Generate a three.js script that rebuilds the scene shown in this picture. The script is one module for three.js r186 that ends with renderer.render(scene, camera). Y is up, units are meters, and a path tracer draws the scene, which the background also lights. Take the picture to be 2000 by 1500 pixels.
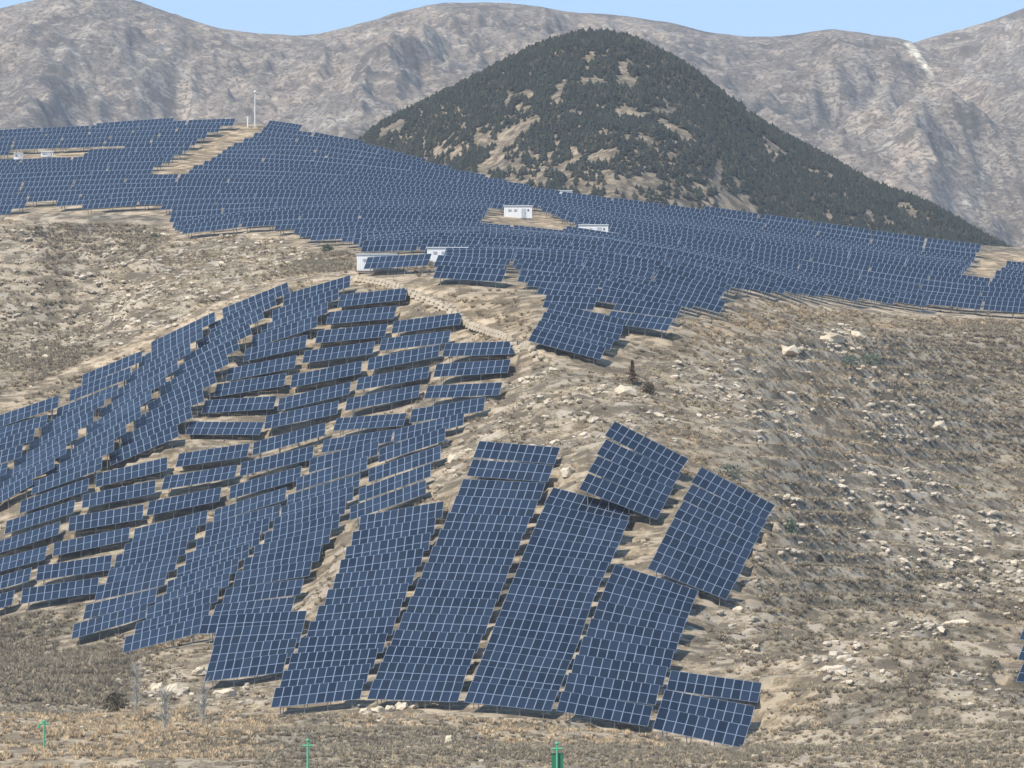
import * as THREE from 'three';
import { mergeGeometries } from 'three/addons/utils/BufferGeometryUtils.js';

// ---------------------------------------------------------------- camera, sky, sun, exposure
const F = 12000, PITCH = Math.atan(750 / F);                 // focal length in photograph pixels (2000 x 1500): a long lens looking slightly up
const scene = new THREE.Scene();
const camera = new THREE.PerspectiveCamera(2 * Math.atan(750 / F) * 180 / Math.PI, 4 / 3, 1, 30000);
camera.position.set(0, 0, 0);
camera.rotation.set(PITCH, 0, 0);
scene.add(camera);
const renderer = new THREE.WebGLRenderer({ antialias: true });
renderer.toneMapping = THREE.LinearToneMapping;
renderer.toneMappingExposure = 1.15;
renderer.shadowMap.enabled = true;
renderer.setSize(1024, 768);

const SUN = new THREE.Vector3(-0.50, 0.88, 0.52).normalize();
const sunLight = new THREE.DirectionalLight(new THREE.Color().setRGB(1.0, 0.93, 0.82), 4.7);
sunLight.position.set(SUN.x * 1500, SUN.y * 1500 + 80, SUN.z * 1500 - 1000);
sunLight.target.position.set(0, 80, -1000);
sunLight.castShadow = true;
Object.assign(sunLight.shadow.camera, { left: -900, right: 900, top: 900, bottom: -900, near: 10, far: 4000 });
sunLight.shadow.mapSize.set(4096, 4096);
scene.add(sunLight, sunLight.target);

{ // clear winter sky: pale at the horizon, deep blue above
  const w = 256, h = 256, d = new Float32Array(w * h * 4);
  const stops = [[-1, .30, .27, .22], [-0.02, .34, .34, .34], [0.0, .70, .87, 1.04], [0.08, .60, .81, 1.06], [0.125, .44, .69, 1.04], [0.3, .28, .46, .76], [0.6, .17, .31, .54], [1, .12, .23, .43]];
  for (let j = 0; j < h; j++) {
    const s = Math.sin(((j + .5) / h - .5) * Math.PI);
    let k = 0; while (k < stops.length - 2 && s > stops[k + 1][0]) k++;
    const t = Math.min(1, Math.max(0, (s - stops[k][0]) / (stops[k + 1][0] - stops[k][0])));
    for (let i = 0; i < w; i++) { const o = (j * w + i) * 4; for (let c = 0; c < 3; c++) d[o + c] = stops[k][c + 1] + (stops[k + 1][c + 1] - stops[k][c + 1]) * t; d[o + 3] = 1; }
  }
  const tex = new THREE.DataTexture(d, w, h, THREE.RGBAFormat, THREE.FloatType);
  tex.mapping = THREE.EquirectangularReflectionMapping; tex.magFilter = tex.minFilter = THREE.LinearFilter; tex.needsUpdate = true;
  scene.background = tex; scene.environment = tex; scene.environmentIntensity = 1;
}
scene.fog = new THREE.FogExp2(new THREE.Color().setRGB(.72, .80, .92), 0.000064);

// ---------------------------------------------------------------- helpers
function rng(seed) { let a = seed >>> 0; return () => { a = (a + 0x6D2B79F5) >>> 0; let t = a; t = Math.imul(t ^ (t >>> 15), t | 1); t ^= t + Math.imul(t ^ (t >>> 7), t | 61); return ((t ^ (t >>> 14)) >>> 0) / 4294967296; }; }
const clamp = (x, a, b) => x < a ? a : x > b ? b : x, mix = (a, b, t) => a + (b - a) * t, smooth = (a, b, x) => { const t = clamp((x - a) / (b - a), 0, 1); return t * t * (3 - 2 * t); };
function hash(ix, iy, s = 0) { let n = Math.imul(ix | 0, 374761393) + Math.imul(iy | 0, 668265263) + Math.imul(s | 0, 974634777); n = Math.imul(n ^ (n >>> 13), 1274126177); return ((n ^ (n >>> 16)) >>> 0) / 4294967296; }
function vnoise(x, y, s = 0, per = 0) {
  const ix = Math.floor(x), iy = Math.floor(y), fx = x - ix, fy = y - iy, u = fx * fx * fx * (fx * (fx * 6 - 15) + 10), v = fy * fy * fy * (fy * (fy * 6 - 15) + 10);
  const w = per ? (k) => ((k % per) + per) % per : (k) => k;
  const a = hash(w(ix), w(iy), s), b = hash(w(ix + 1), w(iy), s), c = hash(w(ix), w(iy + 1), s), d = hash(w(ix + 1), w(iy + 1), s);
  return a + (b - a) * u + (c - a) * v + (a - b - c + d) * u * v;
}
function fbm(x, y, o = 4, s = 0, per = 0) { let a = .5, r = 0, n = 0; for (let i = 0; i < o; i++) { r += a * vnoise(x, y, s + i * 17, per); n += a; a *= .5; x *= 2; y *= 2; per *= 2; } return r / n; }
function ridged(x, y, o = 4, s = 0) { let a = .5, r = 0, n = 0; for (let i = 0; i < o; i++) { r += a * (1 - Math.abs(2 * vnoise(x, y, s + i * 31) - 1)); n += a; a *= .5; x = x * 2.03 + 7.1; y = y * 2.03 - 3.3; } return r / n; }
const taken = {};
function numbered(n) { const k = taken[n] = (taken[n] ?? -1) + 1; return k ? n + '_' + String(k).padStart(3, '0') : n; }
function tag(o, name, label, category, group) { o.name = numbered(name); o.userData = { label, category }; if (group) o.userData.group = group; scene.add(o); return o; }
function struct(o, name) { o.name = name; o.userData = { kind: 'structure' }; o.receiveShadow = o.castShadow = true; scene.add(o); return o; }
function part(parent, name, geo, mat, extra) { const m = new THREE.Mesh(geo, mat); m.name = name; m.castShadow = m.receiveShadow = true; if (extra) m.userData = extra; parent.add(m); return m; }
function boxAt(w, h, d, x = 0, y = 0, z = 0) { const g = new THREE.BoxGeometry(w, h, d); g.translate(x, y, z); return g; }
function bar(a, b, r, r2 = r, seg = 5) { // a tapered round bar between two points
  const A = new THREE.Vector3(...a), B = new THREE.Vector3(...b), dir = B.clone().sub(A), L = dir.length();
  const g = new THREE.CylinderGeometry(r2, r, L, seg, 1); g.translate(0, L / 2, 0);
  g.applyQuaternion(new THREE.Quaternion().setFromUnitVectors(new THREE.Vector3(0, 1, 0), dir.normalize())); g.translate(A.x, A.y, A.z); return g;
}
// pixel of the photograph -> point at distance z in front of the camera, and back (used once, to lay the surveyed ground out in metres)
const cp = Math.cos(PITCH), sp = Math.sin(PITCH);
function pixel(u, v, D) { const rx = (u - 1000) / F, ry = (750 - v) / F; const y = ry * cp + sp, z = -cp + ry * sp, k = -D / z; return new THREE.Vector3(rx * k, y * k, -D); }
function toPixel(x, y, z) { const yy = y * cp + z * sp, zz = -y * sp + z * cp; return [1000 + F * x / -zz, 750 - F * yy / -zz]; }
function inPoly(P, x, y) { let c = false; for (let i = 0, j = P.length - 1; i < P.length; j = i++) if ((P[i][1] > y) !== (P[j][1] > y) && x < (P[j][0] - P[i][0]) * (y - P[i][1]) / (P[j][1] - P[i][1]) + P[i][0]) c = !c; return c; }
function segDist(x, y, a, b) { const dx = b[0] - a[0], dy = b[1] - a[1], t = clamp(((x - a[0]) * dx + (y - a[1]) * dy) / (dx * dx + dy * dy || 1), 0, 1); return Math.hypot(x - a[0] - dx * t, y - a[1] - dy * t); }
function pathDist(P, x, y) { let d = 1e9; for (let i = 0; i + 1 < P.length; i++) d = Math.min(d, segDist(x, y, P[i], P[i + 1])); return d; }
const lin = (r, g, b) => new THREE.Color().setRGB(r, g, b);
const std = (color, roughness = .9, o = {}) => new THREE.MeshStandardMaterial({ color, roughness, ...o });

// ---------------------------------------------------------------- the hillside: surveyed points (u, v, distance) joined by a thin-plate surface
const SURVEY = `
736 534 1062;874 518 1078;780 560 1035
0 1500 640;500 1500 640;1000 1500 640;1500 1500 640;2000 1500 640;-500 1500 640;2500 1500 640
0 1420 740;250 1420 735;0 1300 830;500 1430 725;900 1430 715;1300 1472 688;1450 1488 676;1600 1478 684;2000 1455 695;-500 1400 740;2500 1430 700
0 790 1015;160 725 1025;320 655 1035;480 580 1045;600 545 1055;690 550 1045
0 900 985;0 1050 950;0 1180 920;200 860 985;300 760 1005;200 1000 945;120 1150 915;350 900 968;420 820 985;420 1000 932;560 650 1020;660 590 1030
790 585 1028;560 760 995;560 900 952;700 700 1004;700 820 968;900 640 990;1005 690 965;975 770 942;850 800 952;700 950 912;850 940 892;550 1050 895;400 1150 882;200 1250 878;280 1200 884;560 1200 852;390 1240 864
870 985 870;713 1013 878;530 1385 782;710 1368 777;895 1372 772;1080 1392 768;1265 1420 760;1450 1462 750;1490 1335 778;400 1335 818;560 1318 802;650 1150 836;800 1150 826;980 1170 816;1160 1170 810;1340 1210 802;920 890 872;1080 900 866;1220 1020 850;1198 850 884;1325 920 878;1130 957 860;1283 1012 852;1363 935 872;1495 1015 862;1264 1110 826;1418 1172 818
1000 800 920;1150 760 932;1100 720 936;1235 745 937;1350 780 934;1400 700 985;1300 680 975
1100 690 930;1240 640 975;1000 585 1000;900 545 1022;1370 610 1030;1430 570 1080;1550 580 1150;1700 590 1220;1900 610 1230;2000 610 1230
1000 480 1190;1200 540 1100;1500 500 1300;1800 520 1400;1010 430 1330;1160 458 1280
1100 390 1480;1300 410 1480;1500 432 1490;1700 462 1520;1900 490 1550;2000 500 1560
540 248 1600;490 246 1600;400 250 1600;700 292 1590;900 347 1550;1000 371 1520;300 258 1603;150 264 1606;0 274 1610;-200 285 1615;300 262 1645;0 280 1655;500 253 1645;700 305 1640;300 305 1530;450 305 1528;150 308 1535;0 310 1542;600 300 1525
500 350 1440;700 420 1310;850 490 1130;800 460 1220;620 475 1200;500 440 1260;350 455 1290;330 410 1340;100 405 1370;0 430 1350;200 342 1460;0 345 1475
450 490 1200;250 500 1225;150 480 1270;30 460 1270;300 560 1105;550 520 1120;130 660 1140;90 570 1205;60 720 1105;30 640 1145;15 520 1170;215 620 1085;420 530 1110;620 520 1100;740 520 1062;800 540 1042;870 560 1010
1500 850 930;1550 720 1000;1600 680 1035;1500 620 1062;1700 650 1150;1900 660 1165;2000 660 1170;1700 750 1050;1900 760 1078;2000 760 1082;1650 900 948;1900 900 995;2000 900 1000;1550 1050 872;1750 1050 895;2000 1050 915;1550 1200 822;1750 1200 830;2000 1200 845;1600 1350 768;1800 1350 768;2000 1350 780
-500 1250 880;-500 1050 950;-500 850 1010;-500 650 1120;-500 450 1330;-500 300 1620;2500 1200 850;2500 1000 960;2500 800 1080;2500 640 1250;2500 560 1560
500 527 1850;0 545 1880;1000 610 1720;1500 690 1690;2000 725 1750;2500 800 1750;-500 560 1860`.trim().split(/[;\n]/).map(s => s.trim().split(/\s+/).map(Number));
let knots = SURVEY.map(([u, v, D]) => { const p = pixel(u, v, D); return [p.x / 100, p.z / 100, p.y, .004]; });
for (const x of [-2, 0, 2]) knots.push([x, -5.2, -10, .004], [x, -3, -22, .004], [x, -.5, -16, .004]);
const surveyed = knots;
const U = (r2) => r2 < 1e-12 ? 0 : .5 * r2 * Math.log(r2);
function fit() {
  const n = knots.length, N = n + 3, A = [];
  for (let i = 0; i < N; i++) A.push(new Float64Array(N + 1));
  for (let i = 0; i < n; i++) {
    for (let j = 0; j < n; j++) A[i][j] = U((knots[i][0] - knots[j][0]) ** 2 + (knots[i][1] - knots[j][1]) ** 2) + (i === j ? knots[i][3] : 0);
    A[i][n] = A[n][i] = 1; A[i][n + 1] = A[n + 1][i] = knots[i][0]; A[i][n + 2] = A[n + 2][i] = knots[i][1]; A[i][N] = knots[i][2];
  }
  for (let c = 0; c < N; c++) {
    let p = c; for (let r = c + 1; r < N; r++) if (Math.abs(A[r][c]) > Math.abs(A[p][c])) p = r;
    [A[c], A[p]] = [A[p], A[c]];
    for (let r = c + 1; r < N; r++) { const k = A[r][c] / A[c][c]; if (k) for (let q = c; q <= N; q++) A[r][q] -= k * A[c][q]; }
  }
  const w = new Float64Array(N);
  for (let r = N - 1; r >= 0; r--) { let s = A[r][N]; for (let q = r + 1; q < N; q++) s -= A[r][q] * w[q]; w[r] = s / A[r][r]; }
  return w;
}
let tps = fit();
function base(x, z) {
  x /= 100; z /= 100; const n = knots.length; let s = tps[n] + tps[n + 1] * x + tps[n + 2] * z;
  for (let i = 0; i < n; i++) { const k = knots[i], dx = x - k[0], dz = z - k[1], r2 = dx * dx + dz * dz; if (r2 > 1e-12) s += tps[i] * .5 * r2 * Math.log(r2); }
  return s;
}
function cast(u, v, up = 0) { // where the line of sight of a pixel meets the hillside raised by up
  let prev = 600, p = pixel(u, v, prev), fp = p.y - base(p.x, p.z) - up;
  for (let D = 608; D < 1900; D += 8) {
    p = pixel(u, v, D); const f = p.y - base(p.x, p.z) - up;
    if (f <= 0 && fp > 0) { let a = prev, b = D; for (let i = 0; i < 22; i++) { const m = (a + b) / 2; p = pixel(u, v, m); if (p.y - base(p.x, p.z) - up > 0) a = m; else b = m; } return pixel(u, v, (a + b) / 2); }
    prev = D; fp = f;
  }
  return null;
}

// ---------------------------------------------------------------- solar tables: where they stand (lower edge, left and right end, in the photograph)
const interp = (keys) => { // "index x y" keys -> one point per index
  const K = keys.split(';').map(s => s.trim().split(/\s+/).map(Number)), out = [];
  for (let i = K[0][0]; i <= K[K.length - 1][0]; i++) { let k = 0; while (k < K.length - 2 && i > K[k + 1][0]) k++; const a = K[k], b = K[k + 1] ?? a, t = b === a ? 0 : (i - a[0]) / (b[0] - a[0]); out.push([mix(a[1], b[1], t), mix(a[2], b[2], t)]); }
  return out;
};
const STRIPS = [
  ['left', 'the strip cut off by the left photo edge', '0 -20 842;4 -122 965', '0 114 797;1 90 833;2 66 862;3 42 895;4 12 928'],
  ['left', 'the second strip from left on the left slope', '0 160 755;1 135 786;2 110 821;3 82 856;4 58 890;5 28 922;6 0 950;7 -30 983;8 -65 1020', '0 277 708;1 254 740;2 230 773;3 205 792;4 184 825;5 154 856;6 130 887;7 107 915;8 65 948'],
  ['left', 'the third strip from left on the left slope', '0 296 690;1 272 722;2 248 756;3 221 790;4 200 823;5 170 856;6 146 887;7 118 915;8 90 942;9 62 968;10 38 1005;11 9 1045;12 -22 1088;15 -118 1220', '0 421 630;1 397 660;2 374 690;3 349 722;4 326 747;5 298 780;6 277 815;7 248 846;8 223 882;9 199 918;10 172 960;11 144 1003;12 115 1045;13 88 1094;14 58 1136;15 24 1183'],
  ['left', 'the fourth strip from left on the left slope', '0 437 625;1 413 657;2 390 688;3 365 720;4 342 744;5 314 777;6 293 812;7 264 843;8 240 878;9 216 911;10 187 953;11 160 994;12 133 1040;13 103 1088;14 70 1136;15 40 1181', '0 566 573;1 541 597;2 517 622;3 493 653;4 469 683;5 448 712;6 424 748;7 400 784;8 377 817;9 350 854;10 327 920;11 303 965;12 279 1015;13 252 1057;14 216 1114;15 190 1159'],
  ['left', 'the fifth strip from left on the left slope', '0 553 600;1 532 631;2 510 660;3 492 682;4 475 708;5 441 746;6 418 777;7 393 809;8 361 850;9 343 914;10 315 958;11 286 1009;12 259 1061;13 240 1092;14 222 1115;15 207 1142;16 185 1175;17 162 1212;18 140 1250', '0 684 562;1 662 586;2 641 612;3 620 640;4 597 680;5 576 720;6 555 755;7 534 800;8 507 851;9 483 893;10 459 935;11 429 980;12 403 1024;13 381 1056;14 362 1085;15 342 1115;16 322 1145;17 303 1178;18 285 1208'],
  ['left', 'the sixth strip from left on the left slope', '0 659 601;1 636 635;2 615 672;3 590 711;4 567 759;5 542 804;6 516 840;7 493 891;8 468 932;9 447 977;10 417 1022;11 400 1053;12 382 1083;13 362 1110;14 345 1138;15 325 1165;16 302 1195;17 285 1218;18 262 1248;19 240 1277', '0 792 587;1 770 623;2 752 659;3 728 692;4 705 731;5 683 771;6 659 810;7 635 852;8 611 898;9 587 938;10 558 978;11 546 1015;12 525 1038;13 507 1066;14 486 1090;15 465 1118;16 447 1146;17 426 1176;18 408 1207;19 390 1238'],
  ['left', 'the seventh strip from left on the left slope', '0 764 653;1 740 687;2 717 725;3 695 764;4 674 804;5 650 843;6 627 886;7 603 925;8 578 961;9 560 994;10 548 1020;11 533 1042;12 515 1070;13 494 1097;14 473 1122;15 455 1150;16 434 1182;17 413 1212', '0 899 635;1 876 671;2 857 698;3 836 740;4 818 777;5 788 833;6 764 865;7 738 890;8 717 918;9 702 952;10 690 978;11 674 1005;12 662 1032;13 644 1062;14 623 1097;15 605 1126;16 587 1163;17 569 1197'],
  ['left', 'the right-hand strip of the left slope', '0 863 698;1 846 738;2 828 780;3 800 828;4 768 866;5 740 905;6 720 944;7 701 982;8 684 1018', '0 1007 693;1 992 729;2 975 773;3 945 804;4 905 832;5 870 862;6 861 898;7 842 932;8 833 966'],
  ['fan', 'the small four-row block at the bottom left', '0 388 1240;1 415 1264;2 408 1299;3 399 1333', '0 592 1230;1 585 1256;2 572 1285;3 553 1315'],
  ['fan', 'the first tall strip of the lower fan', '0 700 1042;1 685 1074;2 672 1104;3 660 1130;4 648 1158;5 632 1189;6 614 1221;7 597 1252;8 578 1284;9 560 1316;10 545 1350;11 529 1384', '0 864 1013;1 848 1045;2 838 1076;3 823 1107;4 806 1144;5 791 1176;6 780 1206;7 766 1242;8 748 1276;9 730 1306;10 716 1336;11 704 1367'],
  ['fan', 'the second tall strip of the lower fan', '0 924 895;1 911 931;2 893 970;3 879 1003;4 864 1037;5 849 1070;6 834 1103;7 820 1136;8 806 1168;9 791 1202;10 776 1235;11 760 1268;12 745 1300;13 731 1333;14 717 1367', '0 1083 908;1 1070 943;2 1055 978;3 1040 1013;4 1025 1045;5 1012 1076;6 998 1110;7 986 1142;8 973 1176;9 959 1208;10 947 1242;11 931 1277;12 916 1308;13 903 1341;14 894 1373'],
  ['fan', 'the third tall strip of the lower fan', '0 1062 986;12 906 1373', '0 1221 1027;1 1212 1053;2 1203 1079;3 1191 1106;4 1177 1135;5 1163 1166;6 1150 1198;7 1139 1230;8 1128 1263;9 1114 1298;10 1100 1330;11 1089 1360;12 1076 1391'],
  ['fan', 'the fourth strip of the lower fan', '0 1186 1138;7 1086 1390', '0 1349 1190;1 1340 1217;2 1330 1246;3 1320 1276;4 1308 1309;5 1295 1343;6 1280 1379;7 1265 1421'],
  ['fan', 'the three-row block at the bottom right', '0 1301 1349;1 1287 1387;2 1274 1425', '0 1480 1374;1 1464 1420;2 1450 1463'],
  ['fan', 'the smaller tilted block above the fan', '0 1180 852;1 1164 888;2 1148 922;3 1130 957', '0 1325 926;1 1310 957;2 1297 986;3 1282 1016'],
  ['fan', 'the larger tilted block right of the fan', '0 1349 943;5 1264 1112', '0 1494 1018;1 1479 1048;2 1464 1080;3 1449 1110;4 1435 1141;5 1418 1173'],
  ['field', 'the tilted four-row tip of the far field', '0 1064 617;1 1053 634;2 1042 650;3 1031 667', '0 1212 650;1 1208 667;2 1190 687;3 1172 704'],
  ['field', 'the two-row step beside the far field tip', '0 1197 607;1 1181 632', '0 1320 624;1 1303 648'],
  ['field', 'in front of the white cabin at the head of the left slope', '0 710 527', '0 836 520'],
  ['field', 'the two-row left corner of the far field', '0 846 523;1 845 544', '0 982 531;1 980 552'],
  ['right', 'the block cut off by the right photo edge', '0 1990 1250;1 1987 1290;2 1984 1332', '0 2130 1275;1 2128 1312;2 2126 1352'],
];
const ORD = ['top', 'second from the top', 'third from the top', 'fourth from the top', 'fifth from the top', 'sixth from the top', 'seventh from the top', 'eighth from the top', 'ninth from the top', 'tenth from the top'], ORDB = ['bottom', 'second from the bottom', 'third from the bottom', 'fourth from the bottom', 'fifth from the bottom', 'sixth from the bottom', 'seventh from the bottom', 'eighth from the bottom', 'ninth from the bottom', 'tenth from the bottom'];
const CLEAR = 1.2, TILTS = { left: .53, fan: .595, field: .53, right: .53 }, SLOPE = 4.62;
const sites = [];                                                // every table: left and right end of its lower edge, in metres
const azimuth = (k) => 5.75 * Math.sin(Math.PI / 180 * (/tilted|fourth|three-row/.test(STRIPS[k][1]) ? 5 : STRIPS[k][0] === 'left' ? 9 : 10));   // all tables face the same way, a little to the left of the camera
const ends = STRIPS.map(([, , L, R]) => { const l = interp(L), r = interp(R); return l.map((p, i) => ({ l: p, r: r[i], D: 0 })); });
for (let pass = 0; pass < 4; pass++) {                           // the tables face the valley: the ground is levelled until both ends of a table lie equally far away
  for (const e of ends.flat()) { const A = cast(...e.l, CLEAR), B = cast(...e.r, CLEAR); const d = A && B ? -(A.z + B.z) / 2 : 0; if (d) e.D = e.D ? mix(e.D, d, .7) : d; }
  const clear = surveyed.map(k => { const q = toPixel(k[0] * 100, k[2], k[1] * 100); return ends.flat().some(e => segDist(q[0], q[1], e.l, e.r) < 30) ? [k[0], k[1], k[2], .03] : k; });
  knots = clear.concat(ends.flatMap((E, k) => E.filter(e => e.D).map(e => [e, azimuth(k)])).flatMap(([e, half]) => [[e.l, half], [e.r, -half]].map(([q, o]) => { const p = pixel(...q, e.D + o); return [p.x / 100, p.z / 100, p.y - CLEAR, .0015]; })));
  tps = fit();
}
for (const [k, [zone, desc]] of STRIPS.entries()) {
  const n = ends[k].length;
  for (let i = 0; i < n; i++) {
    const e = ends[k][i]; if (!e.D) continue;
    const half = azimuth(k), A = pixel(...e.l, e.D + half), B = pixel(...e.r, e.D - half);
    const where = n === 1 ? '' : i < (n + 1) / 2 ? ORD[i] : ORDB[n - 1 - i];
    sites.push({ A, B, zone, label: n === 1 ? `single solar table, ${desc}` : `solar table, ${where} in ${desc}`, near: true });
  }
}
const CABINS = [[1012, 430, 6.1], [1159, 467, 6.1], [1099, 394, 4.5], [874, 516, 7.2], [736, 533, 6.8], [36, 314, 2.2], [92, 309, 3.0]].map(([u, v, w]) => [cast(u, v) ?? pixel(u, v, 1470), w]);
const FIELD = [[-300, 285], [0, 268], [150, 258], [300, 246], [420, 240], [490, 238], [540, 243], [600, 262], [700, 290], [800, 318], [900, 347], [1000, 370], [1090, 390], [1200, 400], [1300, 415], [1400, 420], [1500, 432], [1600, 450], [1750, 472], [1900, 492], [2010, 500], [2400, 560], [2400, 650], [2000, 614], [1875, 605], [1760, 598], [1650, 588], [1545, 582], [1435, 568], [1424, 600], [1408, 618], [1326, 603], [1318, 622], [1240, 634], [1060, 616], [1020, 594], [1040, 565], [980, 553], [845, 546], [845, 500], [770, 492], [700, 497], [695, 482], [630, 472], [615, 482], [545, 452], [450, 448], [345, 464], [318, 440], [325, 412], [230, 408], [160, 412], [65, 402], [0, 432], [-300, 480]];
const LANE = [[280, 354], [334, 354], [512, 252], [494, 240], [458, 247]], PAD = [[940, 452], [962, 412], [1050, 412], [1112, 440], [1085, 462]], PATCH = [[-60, 325], [60, 322], [135, 319], [155, 303], [236, 296], [232, 290], [120, 299], [-60, 312]], PADR = [[1880, 552], [1925, 552], [1965, 520], [2060, 522], [2060, 494], [1925, 492], [1910, 518]];
{
  const R = rng(11), mine = sites.filter(s => s.zone === 'field'); let D0 = 900, row = 0;
  while (D0 < 1840) {
    const zAt = (x) => -D0 + x * .15;
    const ok = (x) => {
      const D = -zAt(x); if (D < 970 || D > 1790) return 0;
      if (CABINS.some(c => Math.abs(x - c[0].x) < c[1] / 2 + .6 && -c[0].z - D > -5 && -c[0].z - D < 17)) return 0;
      const y = base(x, -D) + CLEAR, q = toPixel(x, y, -D); if (q[0] < -170 || q[0] > 2170 || !inPoly(FIELD, ...q)) return 0;
      if ([LANE, PAD, PATCH, PADR].some(P => inPoly(P, q[0], q[1] - 3) || inPoly(P, ...q))) return 0;
      if (mine.some(s => Math.abs((s.A.x + s.B.x) / 2 - x) < 6.6 && Math.abs((s.A.z + s.B.z) / 2 + D) < 5.5)) return 0;
      const h = cast(q[0], q[1], CLEAR); return h && h.z + D > 40 ? 0 : 1;
    };
    for (let x = -230; x < 230;) {
      if (!ok(x)) { x += 1; continue; }
      let e = x; while (e < 230 && ok(e + 1)) e += 1;
      const x0 = x + R() * 1.2, L = e - R() * 1.2 - x0, n = Math.max(1, Math.round(L / 12.05)); x = e + 1;
      if (L < 7) continue;
      for (let k = 0; k < n; k++) {
        const xa = x0 + L * k / n + .25, xb = x0 + L * (k + 1) / n - .25, j = (R() - .5) * .6, a = new THREE.Vector3(xa, 0, zAt(xa) + j), b = new THREE.Vector3(xb, 0, zAt(xb) + j), D = -(a.z + b.z) / 2;
        a.y = base(a.x, a.z) + CLEAR; b.y = base(b.x, b.z) + CLEAR; const pa = toPixel(a.x, a.y, a.z), pb = toPixel(b.x, b.y, b.z);
        sites.push({ A: a, B: b, zone: 'field', near: false, row, D, pm: [(pa[0] + pb[0]) / 2, (pa[1] + pb[1]) / 2] });
      }
    }
    row++; D0 += mix(9, 15, smooth(980, 1500, D0));
  }
}
// the 300 tables that show largest stand as things of their own, the rest of the far field as one
{
  const far = sites.filter(s => !s.near).sort((a, b) => a.D - b.D), keep = 300 - sites.filter(s => s.near).length;
  far.slice(0, keep).forEach(s => { s.single = true; });
  const rows = [...new Set(far.filter(s => s.single).map(s => s.row))].sort((a, b) => a - b), W = ['first', 'second', 'third', 'fourth', 'fifth', 'sixth', 'seventh', 'eighth', 'ninth', 'tenth', 'eleventh', 'twelfth', 'thirteenth', 'fourteenth', 'fifteenth', 'sixteenth', 'seventeenth', 'eighteenth', 'nineteenth', 'twentieth', 'twenty-first', 'twenty-second', 'twenty-third', 'twenty-fourth', 'twenty-fifth', 'twenty-sixth', 'twenty-seventh', 'twenty-eighth', 'twenty-ninth', 'thirtieth'];
  rows.forEach((r, i) => { const t = far.filter(s => s.single && s.row === r).sort((a, b) => a.pm[0] - b.pm[0]); t.forEach((s, k) => { s.label = `solar table, ${W[k]} from left in the far field's ${W[i]} row from below`; }); });
}
console.log('tables', sites.length, 'near', sites.filter(s => s.near).length, 'single', sites.filter(s => s.single).length);
// cells of 2 m that carry tables: the ground there is graded smooth
const graded = new Map();
for (const s of sites) for (let t = -.06; t <= 1.06; t += .06) for (let d = -2; d <= 5.5; d += 1.2) {
  const k = Math.round(mix(s.A.x, s.B.x, t) / 2) + ',' + Math.round((mix(s.A.z, s.B.z, t) - d) / 2), y = mix(s.A.y, s.B.y, t) + clamp(d - 1.3, -.3, 4) * .5 - .5; graded.set(k, Math.min(y, graded.get(k) ?? 1e9));
}
const cellOf = (x, z) => Math.round(x / 2) + ',' + Math.round(z / 2), margin = new Map();   // worked earth round the tables
for (const s of sites) if (s.near || s.single) for (let t = -.22; t <= 1.22; t += .08) for (let d = -5; d <= 7.5; d += 1.6) margin.set(cellOf(mix(s.A.x, s.B.x, t), mix(s.A.z, s.B.z, t) - d), 1);
const level = (x, z, y) => Math.min(y, graded.get(Math.round(x / 2) + ',' + Math.round(z / 2)) ?? 1e9);   // no table stands in the ground
const isGraded = (x, z) => graded.has(Math.round(x / 2) + ',' + Math.round(z / 2));

// ---------------------------------------------------------------- ground: rock, scrub and soil patches, terraces, relief
const E = (cx, cy, rx, ry, rot = 0) => ({ cx, cy, rx, ry, c: Math.cos(rot), s: Math.sin(rot) });
const inE = (e, u, v) => { const dx = u - e.cx, dy = v - e.cy, a = (dx * e.c + dy * e.s) / e.rx, b = (-dx * e.s + dy * e.c) / e.ry; return 1 - Math.sqrt(a * a + b * b); };
const near1 = (L, u, v) => { let m = -9; for (const e of L) m = Math.max(m, inE(e, u, v)); return m; };
const ROCKY = [E(330, 560, 270, 75, -.35), E(200, 540, 80, 60, -.6), E(450, 490, 150, 22, -.05), E(25, 520, 60, 60, .9), E(20, 640, 40, 60), E(1020, 800, 160, 55, -.1), E(1180, 800, 130, 60, .35), E(1000, 860, 110, 30), E(1120, 900, 60, 60), E(1600, 690, 100, 36, -.2), E(1740, 800, 110, 55, .55), E(1730, 955, 120, 62, .15), E(1740, 1050, 100, 60), E(1930, 1130, 100, 80), E(1800, 1235, 100, 30), E(1615, 1315, 70, 20), E(870, 930, 55, 90, .35), E(625, 1130, 70, 130, .4), E(350, 1350, 130, 60), E(480, 1370, 100, 40), E(780, 1388, 120, 16, -.1), E(1490, 1090, 60, 110, .4), E(1420, 1240, 70, 60), E(1660, 1330, 90, 18), E(1170, 960, 30, 60), E(860, 615, 70, 30, .45), E(1030, 720, 60, 40), E(1480, 820, 120, 40), E(1900, 1040, 80, 30), E(960, 640, 40, 20, .5), E(1880, 1360, 60, 20), E(1350, 740, 120, 40, -.15)];
const SCRUB = [E(110, 1300, 200, 110), E(60, 640, 110, 110), E(180, 480, 130, 55), E(700, 1460, 460, 45), E(1150, 1475, 500, 40), E(1880, 720, 220, 80), E(1900, 860, 200, 60), E(1750, 1150, 240, 60), E(1700, 1250, 200, 40), E(1800, 1420, 330, 90), E(1560, 1040, 120, 120), E(620, 520, 60, 30), E(1500, 1250, 120, 50), E(1600, 1000, 100, 50)];
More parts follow.
